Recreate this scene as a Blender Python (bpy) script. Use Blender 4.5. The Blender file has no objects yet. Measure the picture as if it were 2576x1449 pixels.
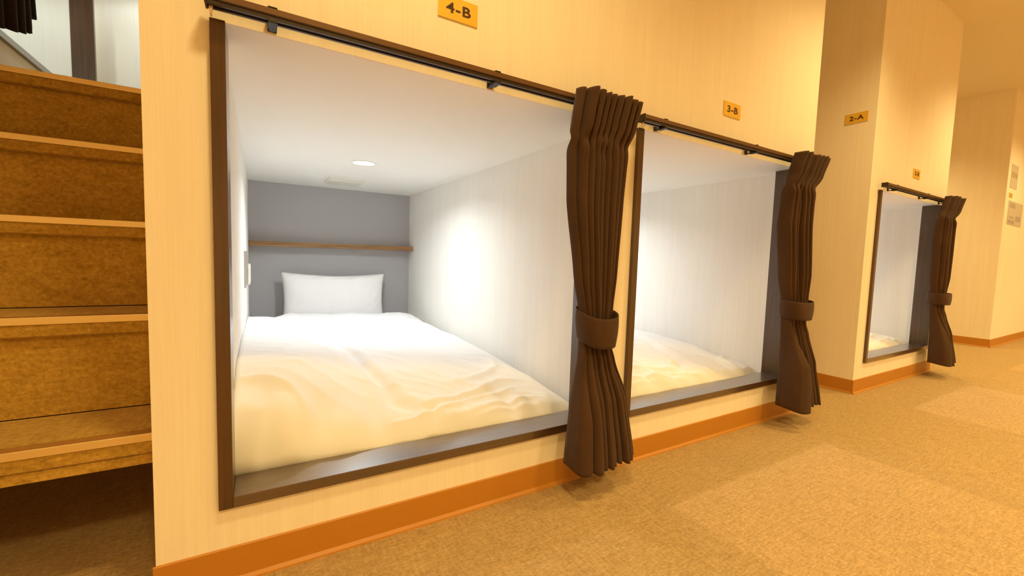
import bpy, bmesh, math, random
from mathutils import Vector, Matrix, noise

C = bpy.context.scene.collection
PI = math.pi

# ------------------------------------------------------------------ mesh helpers
class MB:
    def __init__(s):
        s.v = []; s.f = []
    def box(s, x0, x1, y0, y1, z0, z1):
        b = len(s.v)
        s.v += [(x0,y0,z0),(x1,y0,z0),(x1,y1,z0),(x0,y1,z0),(x0,y0,z1),(x1,y0,z1),(x1,y1,z1),(x0,y1,z1)]
        s.f += [(b,b+3,b+2,b+1),(b+4,b+5,b+6,b+7),(b,b+1,b+5,b+4),(b+1,b+2,b+6,b+5),(b+2,b+3,b+7,b+6),(b+3,b,b+4,b+7)]
        return s
    def prism_x(s, prof, x0, x1):
        """prof: (y,z) polygon, extruded along x"""
        b = len(s.v); n = len(prof)
        s.v += [(x0,y,z) for y,z in prof] + [(x1,y,z) for y,z in prof]
        s.f.append(tuple(b+i for i in range(n))); s.f.append(tuple(b+n+i for i in reversed(range(n))))
        for i in range(n):
            j = (i+1) % n
            s.f.append((b+i,b+n+i,b+n+j,b+j))
        return s
    def prism_y(s, prof, y0, y1):
        b = len(s.v); n = len(prof)
        s.v += [(x,y0,z) for x,z in prof] + [(x,y1,z) for x,z in prof]
        s.f.append(tuple(b+i for i in range(n))); s.f.append(tuple(b+n+i for i in reversed(range(n))))
        for i in range(n):
            j = (i+1) % n
            s.f.append((b+i,b+n+i,b+n+j,b+j))
        return s
    def lathe(s, prof, cx, cy, n=48):
        """prof: (r,z) list turned about the vertical through cx,cy"""
        b = len(s.v); m = len(prof)
        for i in range(n):
            a = 2*PI*i/n
            for r, z in prof:
                s.v.append((cx+r*math.cos(a), cy+r*math.sin(a), z))
        for i in range(n):
            j = (i+1) % n
            for k in range(m-1):
                s.f.append((b+i*m+k, b+j*m+k, b+j*m+k+1, b+i*m+k+1))
        return s
    def torus(s, c, R, r, axis='x', n=24, m=10):
        b = len(s.v)
        for i in range(n):
            a = 2*PI*i/n
            for k in range(m):
                t = 2*PI*k/m
                q = R + r*math.cos(t)
                p = (r*math.sin(t), q*math.cos(a), q*math.sin(a)) if axis == 'x' else (q*math.cos(a), r*math.sin(t), q*math.sin(a))
                s.v.append((c[0]+p[0], c[1]+p[1], c[2]+p[2]))
        for i in range(n):
            for k in range(m):
                i2 = (i+1) % n; k2 = (k+1) % m
                s.f.append((b+i*m+k, b+i2*m+k, b+i2*m+k2, b+i*m+k2))
        return s

def link(name, mb, mat, parent=None, base=(0,0,0), smooth=False, bevel=0, kind=None):
    me = bpy.data.meshes.new(name)
    me.from_pydata([(x-base[0], y-base[1], z-base[2]) for x,y,z in mb.v], [], mb.f)
    bm = bmesh.new(); bm.from_mesh(me)
    bmesh.ops.recalc_face_normals(bm, faces=bm.faces[:])
    bm.to_mesh(me); bm.free()
    me.materials.append(mat)
    if smooth:
        for p in me.polygons: p.use_smooth = True
    o = bpy.data.objects.new(name, me); C.objects.link(o)
    if parent is not None: o.parent = parent
    else: o.location = base
    if bevel:
        m = o.modifiers.new('bevel', 'BEVEL'); m.width = bevel; m.segments = 2; m.limit_method = 'ANGLE'
    if kind: o['kind'] = kind
    return o

def struct(name, mb, mat, bevel=0):
    return link(name, mb, mat, kind='structure', bevel=bevel)

def tag(o, label, cat, group=None):
    o['label'] = label; o['category'] = cat
    if group: o['group'] = group
    return o

def thing(name, base, label, cat, group=None):
    o = bpy.data.objects.new(name, None); C.objects.link(o)
    o.location = base; o.empty_display_size = .05
    return tag(o, label, cat, group)

# ------------------------------------------------------------------ materials
def new_mat(name):
    m = bpy.data.materials.new(name); m.use_nodes = True
    nt = m.node_tree
    return m, nt, nt.nodes['Principled BSDF']
def N(nt, t, **kw):
    n = nt.nodes.new(t)
    for k, v in kw.items(): setattr(n, k, v)
    return n
def coords(nt, scale, geo=True):
    g = N(nt, 'ShaderNodeNewGeometry')
    mp = N(nt, 'ShaderNodeMapping'); mp.inputs['Scale'].default_value = scale
    nt.links.new(g.outputs['Position'], mp.inputs['Vector'])
    return mp.outputs['Vector']
def obj_coords(nt, scale):
    g = N(nt, 'ShaderNodeTexCoord')
    mp = N(nt, 'ShaderNodeMapping'); mp.inputs['Scale'].default_value = scale
    nt.links.new(g.outputs['Object'], mp.inputs['Vector'])
    return mp.outputs['Vector']
def noise_tex(nt, vec, scale=1., detail=3., rough=.55):
    n = N(nt, 'ShaderNodeTexNoise'); n.inputs['Scale'].default_value = scale
    n.inputs['Detail'].default_value = detail; n.inputs['Roughness'].default_value = rough
    nt.links.new(vec, n.inputs['Vector']); return n.outputs['Fac']
def ramp(nt, fac, stops):
    r = N(nt, 'ShaderNodeValToRGB')
    e = r.color_ramp.elements
    while len(e) < len(stops): e.new(.5)
    for q, (p, c) in zip(e, stops):
        q.position = p; q.color = (*c, 1)
    nt.links.new(fac, r.inputs['Fac']); return r.outputs['Color']
def bump(nt, bsdf, h, strength=.3, dist=.002):
    b = N(nt, 'ShaderNodeBump'); b.inputs['Strength'].default_value = strength; b.inputs['Distance'].default_value = dist
    nt.links.new(h, b.inputs['Height']); nt.links.new(b.outputs['Normal'], bsdf.inputs['Normal'])
def math_n(nt, op, a, b=None):
    n = N(nt, 'ShaderNodeMath', operation=op)
    for i, q in enumerate((a, b)):
        if q is None: continue
        if isinstance(q, (int, float)): n.inputs[i].default_value = q
        else: nt.links.new(q, n.inputs[i])
    return n.outputs[0]
def mixc(nt, fac, a, b, blend='MIX'):
    n = N(nt, 'ShaderNodeMix', data_type='RGBA', blend_type=blend)
    for key, q in (('Factor', fac), ('A', a), ('B', b)):
        i = [s for s in n.inputs if s.name == key and (s.type == 'RGBA' or key == 'Factor')][0]
        if isinstance(q, (int, float)): i.default_value = q
        elif isinstance(q, tuple): i.default_value = (*q, 1)
        else: nt.links.new(q, i)
    return [s for s in n.outputs if s.type == 'RGBA'][0]

def plain(name, col, rough=.6, metallic=0., spec=.5, coat=0.):
    m, nt, b = new_mat(name)
    b.inputs['Base Color'].default_value = (*col, 1); b.inputs['Roughness'].default_value = rough
    b.inputs['Metallic'].default_value = metallic; b.inputs['Specular IOR Level'].default_value = spec
    b.inputs['Coat Weight'].default_value = coat
    v = coords(nt, (60, 60, 60)); h = noise_tex(nt, v, 4., 2.)
    bump(nt, b, h, .04, .001)
    return m

def wallpaper(name, lo, hi, bumpiness=.25):
    m, nt, b = new_mat(name)
    fine = noise_tex(nt, coords(nt, (170, 170, 3.2)), 1., 4., .65)
    broad = noise_tex(nt, coords(nt, (26, 26, .9)), 1., 3., .6)
    f = math_n(nt, 'ADD', math_n(nt, 'MULTIPLY', fine, .6), math_n(nt, 'MULTIPLY', broad, .4))
    c = ramp(nt, f, [(.33, lo), (.66, hi)])
    nt.links.new(c, b.inputs['Base Color']); b.inputs['Roughness'].default_value = .75
    b.inputs['Specular IOR Level'].default_value = .3
    bump(nt, b, f, bumpiness, .002)
    return m

def carpet(name, dark, light, tiles=False):
    m, nt, b = new_mat(name)
    n1 = noise_tex(nt, coords(nt, (95, 190, 120)), 1., 3., .7)
    n2 = noise_tex(nt, coords(nt, (20, 115, 50)), 1., 4., .7)
    n3 = noise_tex(nt, coords(nt, (150, 19, 120)), 1., 3., .7)
    n4 = noise_tex(nt, coords(nt, (3, 3, 3)), 1., 3., .6)
    f = math_n(nt, 'ADD', math_n(nt, 'MULTIPLY', n1, .45), math_n(nt, 'ADD', math_n(nt, 'MULTIPLY', n2, .3), math_n(nt, 'MULTIPLY', n3, .25)))
    c = ramp(nt, f, [(.34, dark), (.66, light)])
    c = mixc(nt, .12, c, ramp(nt, n4, [(.3, (.5,.5,.5)), (.7, (1,1,1))]), 'MULTIPLY')
    if tiles:
        g = N(nt, 'ShaderNodeNewGeometry'); sp = N(nt, 'ShaderNodeSeparateXYZ')
        nt.links.new(g.outputs['Position'], sp.inputs[0])
        wob = math_n(nt, 'MULTIPLY', math_n(nt, 'SUBTRACT', n1, .5), .07)
        x = math_n(nt, 'ADD', math_n(nt, 'DIVIDE', math_n(nt, 'SUBTRACT', sp.outputs['X'], 1.17), .89), wob)
        y = math_n(nt, 'ADD', math_n(nt, 'DIVIDE', math_n(nt, 'ADD', sp.outputs['Y'], .25), .89), wob)
        par = math_n(nt, 'MODULO', math_n(nt, 'ABSOLUTE', math_n(nt, 'FLOOR', x)), 2.)
        yi = math_n(nt, 'LESS_THAN', y, 0.)
        even = math_n(nt, 'SUBTRACT', 1., par)
        fac = math_n(nt, 'MULTIPLY', math_n(nt, 'MULTIPLY', even, yi), .5)
        c = mixc(nt, fac, c, mixc(nt, 1., c, (1.26,1.26,1.4), 'MULTIPLY'))
    nt.links.new(c, b.inputs['Base Color']); b.inputs['Roughness'].default_value = .95
    b.inputs['Specular IOR Level'].default_value = .1
    b.inputs['Sheen Weight'].default_value = .15
    bump(nt, b, f, .8, .004)
    return m

def wood(name, dark, light, axis='x', rough=.35, coat=0., spec=.5):
    m, nt, b = new_mat(name)
    sc = {'x': (4, 90, 90), 'z': (90, 90, 4)}[axis]
    f = noise_tex(nt, coords(nt, sc), 1., 4., .6)
    c = ramp(nt, f, [(.3, dark), (.7, light)])
    nt.links.new(c, b.inputs['Base Color']); b.inputs['Roughness'].default_value = rough
    b.inputs['Coat Weight'].default_value = coat; b.inputs['Coat Roughness'].default_value = .22; b.inputs['Coat IOR'].default_value = 1.75
    b.inputs['Specular IOR Level'].default_value = spec
    bump(nt, b, f, .05, .001)
    return m

def cloth(name, lo, hi, sheen=.3, weave=900, b_str=.12):
    m, nt, b = new_mat(name)
    f = noise_tex(nt, obj_coords(nt, (weave, weave, weave*.6)), 1., 2., .6)
    g = noise_tex(nt, obj_coords(nt, (14, 14, 5)), 1., 3., .6)
    c = ramp(nt, math_n(nt, 'ADD', math_n(nt, 'MULTIPLY', f, .5), math_n(nt, 'MULTIPLY', g, .5)), [(.3, lo), (.7, hi)])
    nt.links.new(c, b.inputs['Base Color']); b.inputs['Roughness'].default_value = .9
    b.inputs['Sheen Weight'].default_value = sheen; b.inputs['Sheen Roughness'].default_value = .5
    b.inputs['Specular IOR Level'].default_value = .2
    bump(nt, b, f, b_str, .0006)
    return m

def glow(name, col, strength):
    m, nt, b = new_mat(name)
    b.inputs['Base Color'].default_value = (.9, .9, .9, 1)
    b.inputs['Emission Color'].default_value = (*col, 1); b.inputs['Emission Strength'].default_value = strength
    return m

M = {}
M['paper'] = wallpaper('cream streaked wallpaper', (.86,.785,.67), (.92,.86,.76))
M['paper_white'] = wallpaper('white streaked wallpaper', (.82,.80,.755), (.88,.86,.82), .15)
M['white'] = plain('white ceiling board', (.92,.905,.87), .8, spec=.2)
M['ceiling'] = plain('cream ceiling', (.80,.74,.64), .9, spec=.2)
M['grey'] = plain('grey accent wall', (.435,.43,.45), .8, spec=.25)
M['carpet'] = carpet('flecked carpet tile', (.25,.152,.042), (.58,.395,.185), True)
M['stair_carpet'] = carpet('stair carpet', (.30,.165,.018), (.66,.42,.085))
M['skirting'] = plain('tan vinyl skirting', (.49,.205,.02), .45)
M['frame'] = wood('dark walnut frame', (.045,.020,.009), (.085,.038,.016), 'x', .30, 1., .9)
M['frame_v'] = wood('dark walnut upright', (.05,.020,.006), (.09,.038,.011), 'z', .28, .45, .4)
M['shelf'] = wood('oak shelf', (.15,.075,.025), (.33,.17,.06), 'x', .5)
M['curtain'] = cloth('dark brown blackout cloth', (.050,.024,.011), (.080,.040,.019), .08)
M['hall_curtain'] = cloth('near black cloth', (.012,.007,.009), (.022,.013,.015), .1)
M['rail'] = plain('bronze rail', (.15,.075,.03), .4, .3, .6)
M['rail_dark'] = plain('dark rail channel', (.035,.02,.012), .4, .2)
M['clip'] = plain('black plastic clip', (.012,.009,.008), .5)
M['clear'] = plain('clear amber plastic', (.72,.55,.38), .25)
M['brass'] = plain('brass nosing', (.86,.66,.32), .33, .7)
M['vinyl'] = plain('orange brown vinyl strip', (.36,.17,.04), .55)
M['plate'] = plain('brushed gold plate', (.95,.64,.09), .35, .45)
M['ink'] = plain('dark brown lettering', (.06,.018,.006), .6)
M['linen'] = cloth('white bed linen', (.80,.80,.815), (.84,.84,.855), .1, 1200, .05)
M['mattress'] = cloth('pale mattress cover', (.74,.73,.70), (.80,.79,.76), .1)
M['plastic'] = plain('off white plastic', (.80,.78,.70), .4)
M['vent'] = plain('vent plastic', (.70,.68,.60), .5)
M['panel'] = plain('warm grey metal plate', (.42,.37,.33), .4, .3)
M['notice'] = plain('grey printed notice', (.56,.50,.45), .7)
M['notice_band'] = plain('printed band', (.45,.36,.22), .7)
M['notice_ink'] = plain('faded print', (.40,.36,.34), .7)
M['lamp_cool'] = glow('cool lamp lens', (.98,.97,1.), 9.)
M['lamp_warm'] = glow('warm lamp lens', (1.,.66,.26), 9.)

# ------------------------------------------------------------------ setting
ZC = 1.109           # ceiling of the lower bunks = top of their openings
D = 2.1187           # back wall of the bunks
H = 2.28             # corridor ceiling
E1 = 2.334           # right end of the front block
X3 = 2.9434; E3 = 4.10   # the second block
XH = -.605           # left wall of the stair hall
X5 = 5.8513; Y5 = .065

struct('floor', MB().box(-2.2, 9.5, -3.6, 3.2, -.05, 0), M['carpet'])
struct('ceiling', MB().box(-2.2, 9.5, -3.6, 3.2, H, H+.05), M['ceiling'])

FT = .083
BUNKS = [  # opening outer left, inner left, inner right, outer right, interior left, interior right
    (.1013, .1258, 1.0535, 1.078, .1195, 1.1327),
    (1.2159, 1.2404, 2.190, 2.2145, 1.200, 2.252),
    (3.0461, 3.0706, 3.985, 4.0095, 3.010, 4.066)]
ZB, ZS, ZP = .1614, .185, 1.1075

def front_wall(name, x0, x1, holes, ztop):
    m = MB(); xs = x0
    for a, b in holes:
        m.box(xs, a-.0002, 0, FT, 0, ZC)
        m.box(a-.0002, b+.0002, 0, FT, 0, ZB-.0002)
        xs = b+.0002
    m.box(xs, x1, 0, FT, 0, ZC)
    m.box(x0, x1, 0, .006, ZC, ztop)
    return struct(name, m, M['paper'])
front_wall('wall_front', 0, E1, [(BUNKS[0][0], BUNKS[0][3]), (BUNKS[1][0], BUNKS[1][3])], H)
front_wall('wall_front_right', X3, E3, [(BUNKS[2][0], BUNKS[2][3])], H)
# block sides facing the stair halls
struct('wall_hall_right', MB().box(0, .02, FT, 2.36, 0, ZC).box(0, .02, .006, 2.36, ZC, H), M['paper'])
struct('wall_recess_left', MB().box(E1-.02, E1, FT, 2.36, 0, ZC).box(E1-.02, E1, .006, 2.36, ZC, H), M['paper'])
struct('wall_recess_right', MB().box(X3, X3+.02, FT, 2.36, 0, ZC).box(X3, X3+.02, .006, 2.36, ZC, H), M['paper'])
struct('wall_recess_back', MB().box(E1, X3, 2.36, 2.40, 0, H), M['paper'])
struct('wall_corridor_left', MB().box(E3-.02, E3, FT, 3.1, 0, ZC).box(E3-.02, E3, .006, 3.1, ZC, H), M['paper'])
struct('wall_corridor_back', MB().box(E3-.02, X5+.02, 3.1, 3.14, 0, H), M['paper'])
struct('wall_far', MB().box(X5, X5+.06, Y5, 3.1, 0, H), M['paper'])
struct('wall_far_right', MB().box(X5+.06, 9.3, Y5, Y5+.06, 0, H), M['paper'])
struct('wall_end', MB().box(9.3, 9.36, -3.4, Y5+.06, 0, H), M['paper'])
struct('wall_opposite', MB().box(-1.6, 9.36, -3.46, -3.4, 0, H), M['paper'])
struct('wall_behind', MB().box(-1.66, -1.6, -3.46, .006, 0, H), M['paper'])

# the bunk interiors
for i, (oa, ia, ib, ob, xl, xr) in enumerate(BUNKS):
    side = ['left', 'middle', 'right'][i]
    e = .012
    struct('wall_bunk_%s_left' % side, MB().box(xl-e, xl, FT+.0002, D, .06, ZC-.0002), M['paper_white'])
    struct('wall_bunk_%s_right' % side, MB().box(xr, xr+e, FT+.0002, D, .06, ZC-.0002), M['paper_white'])
    struct('wall_bunk_%s_back' % side, MB().box(xl-e, xr+e, D, D+.03, .06, ZC-.0002), M['grey'])
    # soffit starts right behind the front board, with a round hole for the recessed lamp
    lx, ly, R = (xl+.488 if i == 0 else (ia+ib)/2+.02), 1.137, .047
    m = MB()
    x0, x1, y0, y1 = xl-e, xr+e, .0062, D+.03
    n = 48
    b = len(m.v)
    ring = [(lx+R*math.cos(2*PI*k/n), ly+R*math.sin(2*PI*k/n)) for k in range(n)]
    outer = []
    for k in range(n):
        c, s = math.cos(2*PI*k/n), math.sin(2*PI*k/n)
        t = .09/max(abs(c), abs(s)); outer.append((lx+t*c, ly+t*s))
    for z in (ZC, ZC+.03):
        m.v += [(x, y, z) for x, y in ring] + [(x, y, z) for x, y in outer]
    for k in range(n):
        j = (k+1) % n
        m.f += [(k, j, n+j, n+k), (2*n+k, 3*n+k, 3*n+j, 2*n+j), (k, 2*n+k, 2*n+j, j)]
    q = .09
    m.box(x0, x1, y0, ly-q, ZC, ZC+.03); m.box(x0, x1, ly+q, y1, ZC, ZC+.03)
    m.box(x0, lx-q, ly-q, ly+q, ZC, ZC+.03); m.box(lx+q, x1, ly-q, ly+q, ZC, ZC+.03)
    struct('ceiling_bunk_%s' % side, m, M['white'])
    struct('floor_bunk_%s' % side, MB().box(xl-e, xr+e, FT+.0002, D, .03, .06), M['frame'])

# skirting with a small toe
def skirt_prof(y0, sgn):  # thickness outward = sgn
    return [(y0, 0), (y0+sgn*.012, 0), (y0+sgn*.011, .004), (y0+sgn*.005, .010), (y0+sgn*.004, .073), (y0+sgn*.002, .075), (y0, .075)]
struct('baseboard_front', MB().prism_x(skirt_prof(0, -1), -.004, E1+.004), M['skirting'])
struct('baseboard_front_right', MB().prism_x(skirt_prof(0, -1), X3-.004, E3+.004), M['skirting'])
struct('baseboard_recess_right', MB().prism_y(skirt_prof(X3, -1), .0005, .42), M['skirting'])
struct('baseboard_recess_left', MB().prism_y(skirt_prof(E1, 1), .0005, .42), M['skirting'])
struct('baseboard_corridor_left', MB().prism_y(skirt_prof(E3, 1), .0005, 3.09), M['skirting'])
struct('baseboard_far', MB().prism_y(skirt_prof(X5, -1), Y5+.0005, 3.09), M['skirting'])
struct('baseboard_far_right', MB().prism_x(skirt_prof(Y5, -1), X5-.004, 9.29), M['skirting'])

# ------------------------------------------------------------------ frames of the openings
flabel = ['dark brown wooden frame of the wide opening under the 4-B plate',
          'dark brown wooden frame of the opening under the 3-B plate',
          'dark brown wooden frame of the small far opening beside the corner wall']
for i, (oa, ia, ib, ob, xl, xr) in enumerate(BUNKS):
    base = ((oa+ob)/2, 0, ZB)
    t = thing('opening_frame', base, flabel[i], 'frame', 'bunk opening frames')
    link('sill', MB().box(ia, ib, -.012, FT, ZB, ZS), M['frame'], t, base, bevel=.0012)
    link('jamb', MB().box(oa, ia, -.012, FT, ZB, ZP), M['frame_v'], t, base, bevel=.0012)
    link('jamb', MB().box(ib, ob, -.012, FT, ZB, ZP), M['frame_v'], t, base, bevel=.0012)

# ------------------------------------------------------------------ curtain rails
rails = [(.1, 1.17, .2025, 'long bronze curtain rail above the opening below the 4-B plate'),
         (1.203, 2.325, 1.30, 'bronze curtain rail above the opening below the 3-B plate'),
         (3.026, 4.085, 3.16, 'short far curtain rail on the wall past the 2-A plate')]
for x0, x1, xb, lab in rails:
    base = ((x0+x1)/2, 0, 1.117)
    t = thing('curtain_rail', base, lab, 'curtain rail', 'curtain rails')
    link('rail_body', MB().box(x0, x1, -.046, -.020, 1.1262, 1.138), M['rail'], t, base, bevel=.0008)
    link('channel', MB().box(x0, x1, -.044, -.038, 1.1172, 1.1262).box(x0, x1, -.028, -.022, 1.1172, 1.1262)
         .box(x0, x1, -.0455, -.0435, 1.1248, 1.1265), M['rail_dark'], t, base)
    for xx in (xb, (xb+x1)/2, x1-.12):
        link('bracket', MB().box(xx-.008, xx+.008, -.047, -.0003, 1.138, 1.1405).box(xx-.008, xx+.008, -.004, -.0003, 1.112, 1.1405)
             .box(xx-.008, xx+.008, -.049, -.019, 1.1100, 1.1170).box(xx-.006, xx+.006, -.019, -.004, 1.112, 1.1155), M['clip'], t, base, bevel=.0015)
    link('end_cap', MB().box(x0-.003, x0+.001, -.0475, -.0185, 1.1165, 1.1395), M['rail_dark'], t, base, bevel=.0015)
    link('runner_ring', MB().torus((x0+.006, -.033, 1.1075), .0062, .0016).box(x0+.003, x0+.009, -.036, -.030, 1.112, 1.1175), M['clear'], t, base, smooth=True)

# ------------------------------------------------------------------ curtains
def interp(keys, z):
    for a, b in zip(keys, keys[1:]):
        if a[0] >= z >= b[0]:
            t = (a[0]-z)/(a[0]-b[0]); t = t*t*(3-2*t)*.35 + t*.65
            return [p+(q-p)*t for p, q in zip(a[1:], b[1:])]
    return list(keys[-1][1:]) if z < keys[-1][0] else list(keys[0][1:])

def curtain_mesh(keys, folds, seed, ztop, zpleat, zbot, ztie):
    """gathered cloth: a half-round bundle of tubular folds; the outline follows the key table"""
    rnd = random.Random(seed)
    per = 22; nu = folds*per; nv = 130
    m = MB()
    wt = [rnd.uniform(.75, 1.3) for _ in range(folds)]
    amp = [rnd.uniform(.75, 1.15) for _ in range(folds)]
    jut = [rnd.uniform(-1, 1) for _ in range(folds+1)]
    dz = [rnd.uniform(-.004, .004) for _ in range(folds)]
    for j in range(nv+1):
        t = j/nv
        z = ztop+(zbot-ztop)*t
        xc, W, yc, A = interp(keys, z)
        head = max(0., min(1., (z-zpleat+.006)/.035))
        low = max(0., min(1., (ztie-z)/.22))
        pin = math.exp(-((z-zpleat)/.014)**2)
        w = list(wt)
        w[0] *= 1.0+1.3*low; w[1] *= 1+.3*low
        tot = sum(w); cum = [0]
        for q in w: cum.append(cum[-1]+q/tot)
        lob = .036+.014*low+.002*head
        lob *= (1-.62*pin)
        lob *= 1+.25*math.exp(-((z-zpleat+.035)/.02)**2)
        for i in range(nu+1):
            s = i/nu*folds
            k = min(int(s), folds-1); ph = s-k
            fw = W*(cum[k+1]-cum[k])
            # tubular profile, boxier in the header
            sn = math.sin(PI*ph)
            prof = sn**(.80*(1-head)+.45*head)
            if k == 0: prof = min(1., prof*(1+.25*low))
            a = lob*amp[k]*min(1.6, max(.6, fw/.028))
            wob = noise.noise(Vector((s*.55, z*2.6, seed*7.3)))
            wob2 = noise.noise(Vector((s*.25+9, z*1.1, seed*3.1)))
            # the tubes swell beyond their roots below the gathering tape
            sw = -.34*(1-head)*math.sin(2*PI*ph)*(.6+.4*math.sin(PI*ph))
            xs = cum[k]+(cum[k+1]-cum[k])*(ph+sw*(.35+.25*low))
            arc = math.sqrt(max(0., 1-(2*min(max(xs, 0), 1)-1)**2*.96))
            x = xc+W*(xs-.5)+fw*.22*wob+W*.05*wob2
            rootj = jut[k]*(1-ph)+jut[k+1]*ph
            yb = yc+A/2
            y = yb-(A-lob)*arc**.45*(.84+.10*rootj*(1-head)) - a*prof + .006*wob
            zz = z
            if t > .93: zz += (t-.93)/.07*(dz[k]-.012*sn)
            if t < .05: zz += (1-t/.05)*.0035*noise.noise(Vector((s*1.7, 2.2, seed)))
            m.v.append((x, min(y, -.0175), zz))
    for j in range(nv):
        for i in range(nu):
            a = j*(nu+1)+i
            m.f.append((a, a+1, a+nu+2, a+nu+1))
    return m

def band_mesh(xc, yc, rx, ry, ztop, zbot, tilt, seed):
    m = MB(); n = 72; nv = 10
    for j in range(nv+1):
        t = j/nv
        for i in range(n):
            a = 2*PI*i/n
            front = (1-math.sin(a))/2      # 1 at -y
            bulge = 1+.05*math.sin(PI*t)+.02*noise.noise(Vector((math.cos(a)*2, math.sin(a)*2, t*2+seed)))
            ca, sa = math.cos(a), math.sin(a)
            ca = math.copysign(abs(ca)**.8, ca); sa = math.copysign(abs(sa)**.8, sa)
            z = ztop+(zbot-ztop)*t - tilt*(front**1.3)
            x = xc+rx*bulge*ca*(1+.10*(1-t)-.06*t); y = yc+ry*bulge*sa
            m.v.append((x, y, z))
    for j in range(nv):
        for i in range(n):
            i2 = (i+1) % n
            m.f.append((j*n+i, j*n+i2, (j+1)*n+i2, (j+1)*n+i))
    return m

def make_curtain(keys, folds, seed, band, label, mat, group, ztop=1.146, zpl=1.012, zbot=.098):
    base = (keys[-1][1], 0, zbot)
    t = thing('tied_curtain', base, label, 'curtain', group)
    o = link('curtain_panel', curtain_mesh(keys, folds, seed, ztop, zpl, zbot, .45), mat, t, base, smooth=True)
    s = o.modifiers.new('thick', 'SOLIDIFY'); s.thickness = .0022; s.offset = 0
    o = link('tie_band', band_mesh(*band, seed), mat, t, base, smooth=True)
    s = o.modifiers.new('thick', 'SOLIDIFY'); s.thickness = .0035; s.offset = 1
    return t

def keyset(head, pleat, mid, tie, hem, full=0.):
    return [(1.150, head, .225, -.080, .060), (1.06, head*.45+pleat*.55, .215, -.078, .058), (1.012, pleat, .200, -.076, .055),
            (.95, pleat, .200, -.072, .080), (.85, mid, .190+full*.6, -.070, .088), (.64, (mid+tie*2)/3, .145+full*1.5, -.066, .095),
            (.54, tie, .112+full*1.2, -.065, .092), (.50, tie, .102+full, -.065, .088), (.44, tie, .102+full, -.066, .088),
            (.39, tie+(hem-tie)*.2, .122+full*.8, -.071, .103), (.27, tie+(hem-tie)*.65, .195, -.082, .128), (.08, hem, .250, -.090, .146)]
cg = 'brown tied-back curtains of the lower bunks'
make_curtain(keyset(1.035, 1.005, 1.005, 1.026, 1.052), 9, 1, (1.026, -.066, .055, .0475, .548, .462, .030),
             'large dark brown curtain tied back at the right of the opening below plate 4-B', M['curtain'], cg)
make_curtain(keyset(2.175, 2.10, 2.095, 2.150, 2.185, .03), 9, 2, (2.150, -.066, .070, .0475, .545, .470, .012),
             'dark brown curtain tied back at the right end of the opening below plate 3-B', M['curtain'], cg)
make_curtain(keyset(3.965, 3.87, 3.86, 3.90, 3.965, .03), 9, 3, (3.90, -.066, .070, .0475, .545, .475, .006),
             'small far dark brown curtain tied back on the wall past the 2-A plate', M['curtain'], cg)

# ------------------------------------------------------------------ number plates
def lettering(text, size, width, mat, parent, loc, rot):
    cu = bpy.data.curves.new('lettering', 'FONT'); cu.body = text; cu.size = size
    cu.align_x = 'CENTER'; cu.align_y = 'CENTER'; cu.extrude = .0003; cu.offset = size*.022; cu.space_character = 1.12
    tmp = bpy.data.objects.new('lettering_tmp', cu); C.objects.link(tmp)
    dg = bpy.context.evaluated_depsgraph_get()
    me = bpy.data.meshes.new_from_object(tmp.evaluated_get(dg))
    bpy.data.objects.remove(tmp); bpy.data.curves.remove(cu)
    xs = [v.co.x for v in me.vertices]; k = width/(max(xs)-min(xs)); cx = (max(xs)+min(xs))/2
    ys = [v.co.y for v in me.vertices]; cy = (max(ys)+min(ys))/2
    for v in me.vertices: v.co.x = (v.co.x-cx)*k; v.co.y -= cy
    me.materials.clear(); me.materials.append(mat)
    o = bpy.data.objects.new('lettering', me); C.objects.link(o)
    o.parent = parent; o.location = loc; o.rotation_euler = rot
    return o
def plate(text, cx, cz, label, face='y', wall=0.):
    w, h, th = .1025, .0525, .003
    if face == 'y':
        base = (cx, wall, cz)
        t = thing('number_sign', base, label, 'sign', 'gold bunk number plates')
        link('plate', MB().box(cx-w/2, cx+w/2, wall-th, wall-.0002, cz-h/2, cz+h/2), M['plate'], t, base, bevel=.0006)
        lettering(text, .0325, .064, M['ink'], t, (0, -th-.0004, .0005), (PI/2, 0, 0))
    else:
        base = (wall, cx, cz)
        t = thing('number_sign', base, label, 'sign', 'gold bunk number plates')
        link('plate', MB().box(wall-th, wall-.0002, cx-w/2, cx+w/2, cz-h/2, cz+h/2), M['plate'], t, base, bevel=.0006)
        lettering(text, .0325, .064, M['ink'], t, (-th-.0004, 0, .0005), (PI/2, 0, -PI/2))
plate('4-B', .5962, 1.2753, 'gold number plate reading 4-B above the long curtain rail')
plate('3-B', 1.7075, 1.2595, 'gold number plate reading 3-B above the second opening')
plate('2-A', .0867, 1.487, 'gold number plate reading 2-A on the shaded side wall', 'x', X3)
plate('2-B', 3.549, 1.253, 'tiny gold number plate above the far small opening')

# ------------------------------------------------------------------ bunk fittings and bedding
def smooth01(t):
    t = max(0., min(1., t)); return t*t*(3-2*t)

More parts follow.
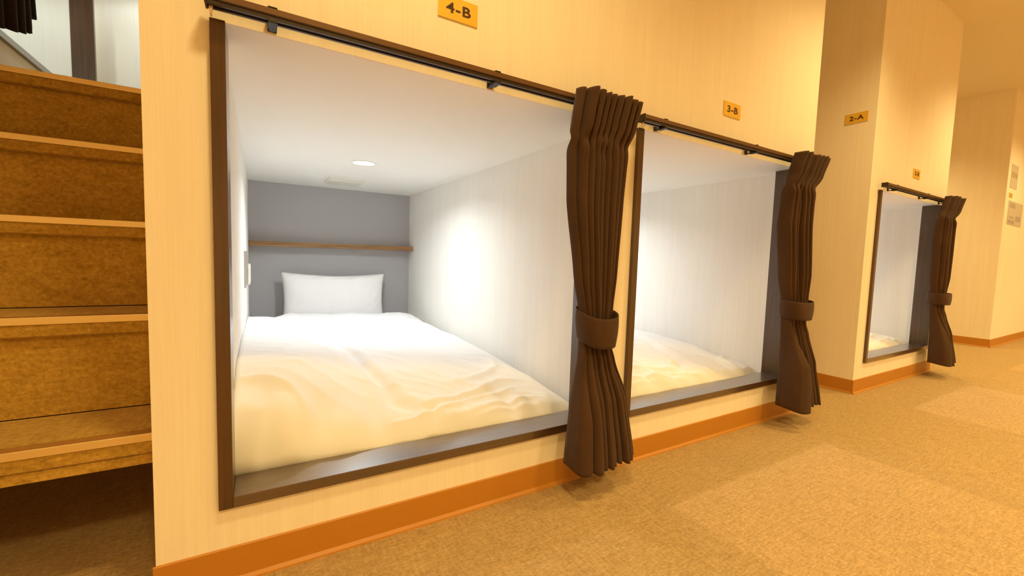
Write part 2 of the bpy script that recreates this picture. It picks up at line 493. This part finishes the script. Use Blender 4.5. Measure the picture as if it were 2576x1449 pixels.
CREASES = [  # (points from the left and front edges of the quilt, height, half width): folds of the cloth
    (((.422,.80),(.471,.40),(.515,.21),(.573,.165),(.65,.14)), -.013, .020), (((.452,.78),(.505,.42),(.552,.235),(.61,.19)), .009, .017),
    (((.644,.118),(.784,.137),(.941,.155),(1.039,.156)), .010, .011), (((.483,.117),(.618,.145),(.75,.184),(.926,.234)), .011, .012),
    (((.51,.135),(.64,.165),(.77,.21),(.94,.262)), -.008, .011), (((.696,.100),(.859,.122),(1.03,.125)), .008, .009),
    (((.569,.185),(.70,.20),(.907,.296),(.985,.29)), .009, .012), (((.70,.29),(.83,.33),(.95,.42),(1.0,.50)), .007, .016),
    (((.14,.239),(.197,.248),(.255,.215),(.274,.17)), .010, .012), (((.274,.17),(.269,.113)), .009, .009),
    (((.237,.95),(.351,.63),(.419,.41),(.474,.24)), .006, .022), (((.775,1.451),(.71,.894),(.652,.631)), .008, .03),
    (((.474,1.25),(.496,.934),(.526,.608)), .006, .025), (((.30,1.6),(.36,1.3),(.34,1.0)), .006, .03),
    (((.86,1.5),(.90,1.1),(.93,.8)), .007, .03)]
def seg_d(px, py, a, b):
    vx, vy = b[0]-a[0], b[1]-a[1]
    t = max(0., min(1., ((px-a[0])*vx+(py-a[1])*vy)/(vx*vx+vy*vy)))
    return math.hypot(px-a[0]-vx*t, py-a[1]-vy*t), t

def duvet_mesh(xl, xr, seed, hl, hm, hr):
    x0, x1, y0, y1 = xl+.0006, xr-.025, FT+.004, 1.86
    nx, ny = 150, 230
    m = MB()
    def height(x, y):
        u = (x-x0)/(x1-x0); v = (y-y0)/(y1-y0)
        L = hl*(1-.16*smooth01((v-.3)/.7)); Mi = hm*(1-.05*smooth01((v-.5)/.5)); Rr = hr*(1+.10*smooth01(v/.7))
        if u < .45: top = L+(Mi-L)*smooth01(u/.45)
        else: top = Mi+(Rr-Mi)*smooth01((u-.45)/.5)
        top *= 1-.30*smooth01((v-.80)/.2)*(1-smooth01(u/.22)) ; top += .012*smooth01((v-.8)/.2)*smooth01((u-.6)/.25)
        zb = .17
        eL = min(1, (max(0, u)+.022)/.03); eR = min(1, max(0, 1-u)/.16)
        fw_ = .30+.25*smooth01((u-.05)/.3); q1 = min(1, max(0, y-y0+.004)/.075); q2 = min(1, max(0, y-y0)/fw_)
        eF = (.30+.18*(1-smooth01(u/.35)))*(1-(1-q1)**2)**.5; eF = eF+(1-(.30+.18*(1-smooth01(u/.35))))*(1-(1-q2)**1.9); eB = min(1, max(0, y1-y)/.11)
        e = 1.
        e *= eF
        for q, p in ((eL, 2.), (eR, 2.2), (eB, 2.)):
            e *= (1-(1-q)**p)**(1/p)
        # puffs and wrinkles
        P = Vector((x*2.6+seed*5.1, y*2.0, seed))
        puff = noise.noise(P)*.012 + noise.noise(P*2.1)*.008
        # diagonal creases running from the back left down to the front right
        d1 = (x-.62)*.75+(y-.75)*.95; a1 = (x-.62)*.9-(y-.75)*.5
        w1 = noise.noise(Vector((d1*9+noise.noise(P*1.7)*1.6, a1*2.0, seed+3.)))
        ridge = (1-abs(w1)*2.2); ridge = max(0, ridge)**2
        # fan of folds gathered at the front right corner
        fx, fy = x-(x1+.05), y-(y0+.02)
        r = math.hypot(fx, fy)+1e-6; an = math.atan2(fy, -fx)
        fan = math.sin(an*17+noise.noise(Vector((r*5, an*3, seed)))*3.5)*math.exp(-((r-.24)/.24)**2)
        # tucks along the front edge
        f = math.exp(-((y-y0-.05)/.07)**2)
        tuck = noise.noise(Vector((x*15+seed, y*3.2, 4.2)))*.020*f + noise.noise(Vector((x*34+seed, y*6, 1.2)))*.007*f
        front = math.exp(-((y-y0-.22)/.30)**2)
        w2 = noise.noise(Vector((x*6+noise.noise(P*3.)*1.2, y*6+seed, 2.7)))
        ridge2 = max(0, 1-abs(w2)*3.2)**2
        crease = ridge*(.002+.003*front) + ridge2*.004 + noise.noise(Vector((x*8+y*5, y*7-x*4, seed+8)))*.003
        qx = x-x0+.1215 + noise.noise(Vector((x*7, y*7, seed)))*.02
        qy = y + noise.noise(Vector((x*7, y*7, seed+5.)))*.02
        if seed == 2: qx = 1.16-qx*.9
        if seed == 3: qx *= .95; qy = qy*.9+.01
        for pts, hgt, wid in CREASES:
            if min(p[0] for p in pts)-.1 > qx or max(p[0] for p in pts)+.1 < qx: continue
            best = 9.; bt = 0
            for n_, (pa, pb) in enumerate(zip(pts, pts[1:])):
                dd, tt = seg_d(qx, qy, pa, pb)
                if dd < best: best = dd; bt = (n_+tt)/(len(pts)-1)
            if best < wid*4: crease += hgt*math.exp(-(best/wid)**2)*1.4*(.35+.65*math.sin(PI*min(1, max(0, bt*.9+.05))))
        z = zb+(top-zb)*e + (puff+crease*.9+fan*.004)*min(1, e*1.2) + tuck*min(1, e*2.5)
        return max(z, .166)
    for j in range(ny+1):
        for i in range(nx+1):
            x = x0+(x1-x0)*i/nx; y = y0+(y1-y0)*(j/ny)**1.35
            z = height(x, y)
            ux = i/nx
            pull = .010*math.exp(-((y-y0)/.03)**2)*noise.noise(Vector((x*11, 0, seed)))
            m.v.append((x, max(FT+.003, y+pull), z))
    for j in range(ny):
        for i in range(nx):
            a = j*(nx+1)+i
            m.f.append((a, a+1, a+nx+2, a+nx+1))
    # underside, so the quilt is a closed body
    top = len(m.v)
    edge = [i for i in range(nx+1)] + [(j*(nx+1)+nx) for j in range(1, ny+1)] + [ny*(nx+1)+i for i in range(nx-1, -1, -1)] + [j*(nx+1) for j in range(ny-1, 0, -1)]
    for e in edge:
        x, y, z = m.v[e]; m.v.append((x, y, .1635))
    n = len(edge)
    for k in range(n):
        k2 = (k+1) % n
        m.f.append((edge[k], edge[k2], top+k2, top+k))
    m.f.append(tuple(top+k for k in range(n)))
    return m

def pillow_mesh(w, h, d, seed):
    """standing pillow, centred on x, bottom at z=0, faces -y"""
    m = MB(); nx, nz = 56, 40
    for side in (-1, 1):
        for j in range(nz+1):
            for i in range(nx+1):
                u = 2*i/nx-1; v = 2*j/nz-1
                pin_x = 1-.065*(1-v*v)*abs(u)**5
                pin_z = 1-(.125 if v > 0 else .06)*(1-abs(u)**1.6)*abs(v)**4
                x = w/2*u*pin_x; z = h/2*v*pin_z
                t = ((1-u**4)*(1-v**4))
                th = d/2*max(t, 0)**.55
                th *= 1+.10*noise.noise(Vector((u*1.8+seed, v*1.8, side)))
                wr = noise.noise(Vector((u*3+seed, v*9-u*6*abs(v), side*2.)))*.011*abs(v)**1.5*t**.3
                wr += noise.noise(Vector((u*9-v*4, v*3+seed, side*5.)))*.008*abs(u)**2*t**.3
                m.v.append((x, side*(th+wr*(t > 0)), z+h/2))
        # faces
    off = (nx+1)*(nz+1)
    for s in (0, 1):
        for j in range(nz):
            for i in range(nx):
                a = s*off+j*(nx+1)+i
                f = (a, a+1, a+nx+2, a+nx+1)
                m.f.append(f if s == 0 else f[::-1])
    return m

where = ['bunk below plate 4-B', 'bunk below plate 3-B', 'small far bunk']
for i, (oa, ia, ib, ob, xl, xr) in enumerate(BUNKS):
    mx = (xl+xr)/2
    # mattress
    tag(link('mattress', MB().box(xl+.006, xr-.008, FT+.010, D-.012, .0603, .163), M['mattress'], base=(mx, 1.1, .0603), bevel=.02),
        'flat pale mattress under the white duvet in the '+where[i], 'mattress', 'bunk mattresses')
    # duvet
    hl, hm, hr = [(.385, .315, .262), (.30, .29, .262), (.29, .285, .26)][i]
    o = link('duvet', duvet_mesh(xl, xr, i+1, hl, hm, hr), M['linen'], base=(mx, .95, .1635), smooth=True)
    tag(o, ['rumpled white duvet filling the wide bunk below plate 4-B', 'white duvet sloping behind the sill of the bunk below plate 3-B',
            'white duvet just showing in the small far bunk'][i], 'duvet', 'white duvets')
    # pillow
    px = .603 if i == 0 else mx
    o = link('pillow', pillow_mesh(.64, .372, .12, i+2), M['linen'], base=(0, 0, 0), smooth=True)
    o.location = (px, 1.952, .180); o.rotation_euler = (-.17, .012, 0)
    bm = bmesh.new(); bm.from_mesh(o.data); bmesh.ops.remove_doubles(bm, verts=bm.verts[:], dist=.0006); bm.to_mesh(o.data); bm.free()
    tag(o, ['white pillow propped upright against the grey wall below plate 4-B', 'white pillow propped at the back of the '+where[1],
            'white pillow propped at the back of the '+where[2]][i], 'pillow', 'white pillows')
    # shelf
    base = (mx, D, .706)
    o = link('wall_shelf', MB().box(xl+.0005, xr-.0005, 2.018, D-.0005, .706, .737), M['shelf'], base=base, bevel=.0015)
    tag(o, ['narrow oak shelf across the grey wall above the pillow below plate 4-B', 'narrow oak shelf at the back of the '+where[1],
            'narrow oak shelf at the back of the '+where[2]][i], 'shelf', 'bunk shelves')
    # lamp
    lx = xl+.488 if i == 0 else (ia+ib)/2+.02
    ly = 1.137
    base = (lx, ly, ZC)
    t = thing('recessed_downlight', base, 'round white recessed lamp in the ceiling of the '+where[i], 'lamp', 'bunk ceiling lamps')
    link('trim_ring', MB().lathe([(.0465, ZC+.028), (.0465, ZC+.001), (.0475, ZC-.002), (.055, ZC-.003), (.0575, ZC-.0008)], lx, ly), M['white'], t, base, smooth=True)
    link('lamp_lens', MB().lathe([(.0001, ZC+.0065), (.03, ZC+.0065), (.046, ZC+.008), (.046, ZC+.012), (.0001, ZC+.012)], lx, ly), M['lamp_cool'], t, base, smooth=True)
    # vent
    vx, vy = xl+.50, 1.728
    base = (vx, vy, ZC)
    t = thing('ceiling_vent', base, 'flat off-white air vent in the ceiling of the '+where[i], 'vent', 'bunk ceiling vents')
    link('vent_cover', MB().prism_x([(vy-.105, ZC-.0003), (vy-.099, ZC-.006), (vy-.040, ZC-.016), (vy+.100, ZC-.016), (vy+.105, ZC-.0003)], vx-.098, vx+.098), M['plastic'], t, base, bevel=.003)
    link('vent_slot', MB().box(vx-.088, vx+.088, vy-.03, vy+.092, ZC-.0185, ZC-.0162), M['vent'], t, base, bevel=.001)
    # socket panel on the left wall
    base = (xl, 1.34, .60)
    t = thing('socket_panel', base, 'narrow grey switch panel on the left wall of the '+where[i], 'switch panel', 'bunk switch panels')
    link('back_plate', MB().box(xl+.0003, xl+.006, 1.15, 1.54, .517, .675), M['panel'], t, base, bevel=.001)
    link('switch_box', MB().box(xl+.006, xl+.018, 1.36, 1.62, .515, .61), M['plastic'], t, base, bevel=.004)
    # light of the lamp
    ld = bpy.data.lights.new('bunk_lamp_light', 'AREA'); ld.shape = 'DISK'; ld.size = .085; ld.energy = 6.6; ld.spread = math.radians(152); ld.color = (.90, .97, .98)
    lo = bpy.data.objects.new('bunk_lamp_light', ld); C.objects.link(lo); lo.location = (lx, ly, ZC-.0035)

# ------------------------------------------------------------------ staircase in the left hall
SY, ST, SZ, SR = .0688, .1825, .3135, .2165
XS0, XS1 = XH+.001, -.001
base = ((XS0+XS1)/2, SY, .25)
t = thing('staircase', base, 'steep brown carpeted stairs with brass nosings left of the bunk wall', 'stairs')
for k in range(5):
    y = SY+k*ST; z = SZ+k*SR
    yr = y+.022                        # the riser below this tread
    back = y+ST+.0218 if k < 4 else 2.358
    m = MB()
    if k == 0:
        m.box(XS0, XS1, yr-.014, .80, z-.064, z-.045)
        m.box(XS0, XS1, yr-.012, .80, z-.046, z-.044)
    else:
        m.box(XS0, XS1, yr, yr+.02, z-SR, z-.044)
    # tread with a rounded lip
    m.prism_x([(y+.003, z-.016), (y+.004, z-.040), (y+.010, z-.044), (back, z-.044), (back, z-.002), (y+.034, z-.002), (y+.034, z-.016)], XS0, XS1)
    st = link('step', m, M['stair_carpet'], t, base)
    link('nosing', MB().prism_x([(y, z), (y+.005, z), (y+.005, z-.0025), (y+.004, z-.0158), (y, z-.0158)], XS0, XS1), M['brass'], st, (0,0,0), bevel=.001)
    link('grip_strip', MB().box(XS0, XS1, y+.005, y+.024, z-.0025, z+.0004), M['vinyl'], st, (0,0,0))
for st in [o for o in C.objects if o.parent is t]:
    for ch in st.children:
        ch.location = tuple(-q for q in base)
# dark space under the stairs
struct('wall_under_stairs', MB().box(XH, 0, .80, .82, 0, SZ-.05), M['paper'])

# hall shell
yA, yB = 1.20, 2.285
zA = 1.424
struct('wall_hall_left', MB().box(XH-.083, XH, -.2, yA, 0, H).box(XH-.083, XH, yB+.0245, 2.36, 0, H)
       .box(XH-.083, XH, yA, yB+.0245, 0, zA-.0247), M['paper'])
struct('wall_front_left', MB().box(-1.6, XH-.083, -.2, -.12, 0, H), M['paper'])
struct('wall_hall_back', MB().box(XH-.083, 0, 2.36, 2.40, 0, H), M['paper_white'])
base = (XH, (yA+yB)/2, zA)
t = thing('upper_opening_frame', base, 'dark frame of the raised opening above the stairs at the upper left', 'frame')
link('sill', MB().box(XH-.083, XH+.012, yA, yB, zA-.0245, zA), M['frame'], t, base, bevel=.0012)
link('jamb', MB().box(XH-.083, XH+.012, yB, yB+.0243, zA-.0245, H-.002), M['frame_v'], t, base, bevel=.0012)
# the raised bunk beyond it
struct('wall_upper_bunk_right', MB().box(-1.6, XH-.083, yB+.002, yB+.03, zA-.05, H), M['paper_white'])
struct('wall_upper_bunk_left', MB().box(-1.6, XH-.083, yA-.06, yA-.04, zA-.05, H), M['paper_white'])
struct('wall_upper_bunk_back', MB().box(-1.63, -1.6, yA-.06, yB+.03, zA-.05, H), M['grey'])
struct('floor_upper_bunk', MB().box(-1.6, XH-.083, yA-.04, yB+.002, zA-.06, zA-.03), M['mattress'])
hk = []
def hall_curtain():
    # hangs along y on the hall side of the opening; only its hem shows
    keys = [(2.2, 0., .24, -.05, .07), (1.9, 0., .24, -.05, .08), (1.46, 0., .26, -.055, .085)]
    m = curtain_mesh(keys, 6, 11, 2.2, 2.1, 1.462, 1.2)
    # turn from the front plane to the hall wall: local x -> y, local -y -> +x
    def hem(q):
        return 1.373+(q-1.09)*.35 if q < 1.245 else 1.44+.03*(q-1.245)/.03 if q < 1.275 else 1.497
    m.v = [(XH-y+.004, 1.145+x, 2.2-(2.2-z)/(2.2-1.462)*(2.2-hem(1.185+x))) for x, y, z in m.v]
    base = (XH, 1.145, 1.40)
    t = thing('hanging_curtain', base, 'black curtain hem hanging over the stairs at the upper left corner', 'curtain')
    o = link('curtain_panel', m, M['hall_curtain'], t, base, smooth=True)
    s = o.modifiers.new('thick', 'SOLIDIFY'); s.thickness = .0022; s.offset = 0
    link('rail', MB().box(XH+.02, XH+.046, 1.05, 2.3, 2.19, 2.212).box(XH+.0003, XH+.03, 1.2, 1.216, 2.2, 2.206), M['rail_dark'], t, base)
hall_curtain()

# ------------------------------------------------------------------ notices on the far wall
def notice(name, x0, x1, z0, z1, lab, bands, mat):
    base = ((x0+x1)/2, Y5, (z0+z1)/2)
    t = thing(name, base, lab, 'notice')
    link('sheet', MB().box(x0, x1, Y5-.0025, Y5-.0003, z0, z1), mat, t, base)
    for a, b, c, d, mm in bands:
        w = x1-x0; h = z1-z0
        link('printed_block', MB().box(x0+a*w, x0+b*w, Y5-.0032, Y5-.0025, z0+c*h, z0+d*h), mm, t, base)
notice('notice_sign', 5.945, 6.165, 1.443, 1.650, 'tall grey notice at the top of the far right wall',
       [(.04, .96, .46, .68, M['notice_band'])], M['notice'])
notice('plaque_sign', 5.945, 6.055, 1.357, 1.398, 'tiny yellow plaque between the two grey notices', [(.15, .9, .2, .8, M['notice_band'])], M['plate'])
notice('notice_sign', 5.968, 6.46, 1.120, 1.332, 'square grey notice lowest on the far right wall',
       [(.08, .45, .72, .92, M['notice_ink']), (.1, .4, .28, .36, M['notice_ink']), (.55, .9, .2, .42, M['notice_ink']), (.05, .5, .04, .2, M['notice_ink'])], M['notice'])

# ------------------------------------------------------------------ lights of the corridor
def downlight(x, y, energy, col=(1., .75, .30), size=math.radians(134), blend=.75, lab='', z=H, soft=.12):
    base = (x, y, z)
    t = thing('corridor_downlight', base, lab, 'lamp', 'corridor ceiling lamps')
    link('trim_ring', MB().lathe([(.05, z-.001), (.052, z-.004), (.062, z-.003), (.065, z-.0004)], x, y), M['white'], t, base, smooth=True)
    link('lamp_lens', MB().lathe([(.0001, z-.002), (.05, z-.002), (.05, z-.0006), (.0001, z-.0006)], x, y), M['lamp_warm'], t, base, smooth=True)
    ld = bpy.data.lights.new('downlight_light', 'SPOT'); ld.energy = energy; ld.color = col
    ld.spot_size = size; ld.spot_blend = blend; ld.shadow_soft_size = soft
    lo = bpy.data.objects.new('downlight_light', ld); C.objects.link(lo); lo.location = (x, y, z-.012)
LY, LY2 = -.70, -2.2
places = ['over the stairs end', 'second along the bunk wall', 'third along the bunk wall', 'before the far corner', 'farthest along the bunk wall']
for i, x in enumerate((.46, 2.50, 4.25, 6.05, 7.8)):
    downlight(x, LY, 102 if i == 0 else 120, lab='warm ceiling downlight '+places[i])
    downlight(x-(.0 if i == 0 else .45), LY2, 160 if i == 0 else 195, lab='warm ceiling downlight of the outer row '+places[i])
downlight(-.75, LY2-.15, 115, lab='added unseen warm downlight brightening the stairs')  # extra lamp added out of view to brighten the lower stairs and floor
downlight(5.0, .9, 115, lab='warm ceiling downlight in the far side passage')
# white light of the raised bunk, plus an added spot washing the hall back wall
for nm, loc, e in (('upper_bunk_light', (-1.1, 1.75, H-.03), 12.), ('hall_fill_light', (-.30, 2.02, H-.02), 9.)):
    ld = bpy.data.lights.new(nm, 'SPOT'); ld.energy = e; ld.color = (.93, 1., .90)
    ld.spot_size = math.radians(150); ld.spot_blend = .4; ld.shadow_soft_size = .04
    lo = bpy.data.objects.new(nm, ld); C.objects.link(lo); lo.location = loc

# ------------------------------------------------------------------ world, camera, view
w = bpy.data.worlds.new('world'); bpy.context.scene.world = w; w.use_nodes = True
w.node_tree.nodes['Background'].inputs['Color'].default_value = (1., .7, .35, 1)
w.node_tree.nodes['Background'].inputs['Strength'].default_value = .02

cam = bpy.data.cameras.new('camera'); co = bpy.data.objects.new('camera', cam); C.objects.link(co)
cam.sensor_fit = 'HORIZONTAL'; cam.sensor_width = 36.; cam.lens = 36.*1071.3442/2576
cam.clip_start = .02; cam.clip_end = 60
yw, pt, rl = (math.radians(q) for q in (30.7405, -4.1455, 1.7743))
fw = Vector((math.sin(yw)*math.cos(pt), math.cos(yw)*math.cos(pt), math.sin(pt)))
rt = Vector((math.cos(yw), -math.sin(yw), 0.)); up = rt.cross(fw)
R = math.cos(rl)*rt+math.sin(rl)*up; U = -math.sin(rl)*rt+math.cos(rl)*up
mw = Matrix((R, U, -fw)).transposed().to_4x4(); mw.translation = Vector((.176, -1.0022, .6851))
co.matrix_world = mw
sc = bpy.context.scene
sc.camera = co
sc.view_settings.view_transform = 'Standard'; sc.view_settings.look = 'None'
sc.view_settings.gamma = 1.; sc.view_settings.exposure = 0.; sc.view_settings.use_curve_mapping = False
sc.cycles.max_bounces = 10; sc.cycles.diffuse_bounces = 8
sc.cycles.sample_clamp_indirect = 8.; sc.cycles.caustics_reflective = False; sc.cycles.caustics_refractive = False
sc.cycles.use_denoising = True
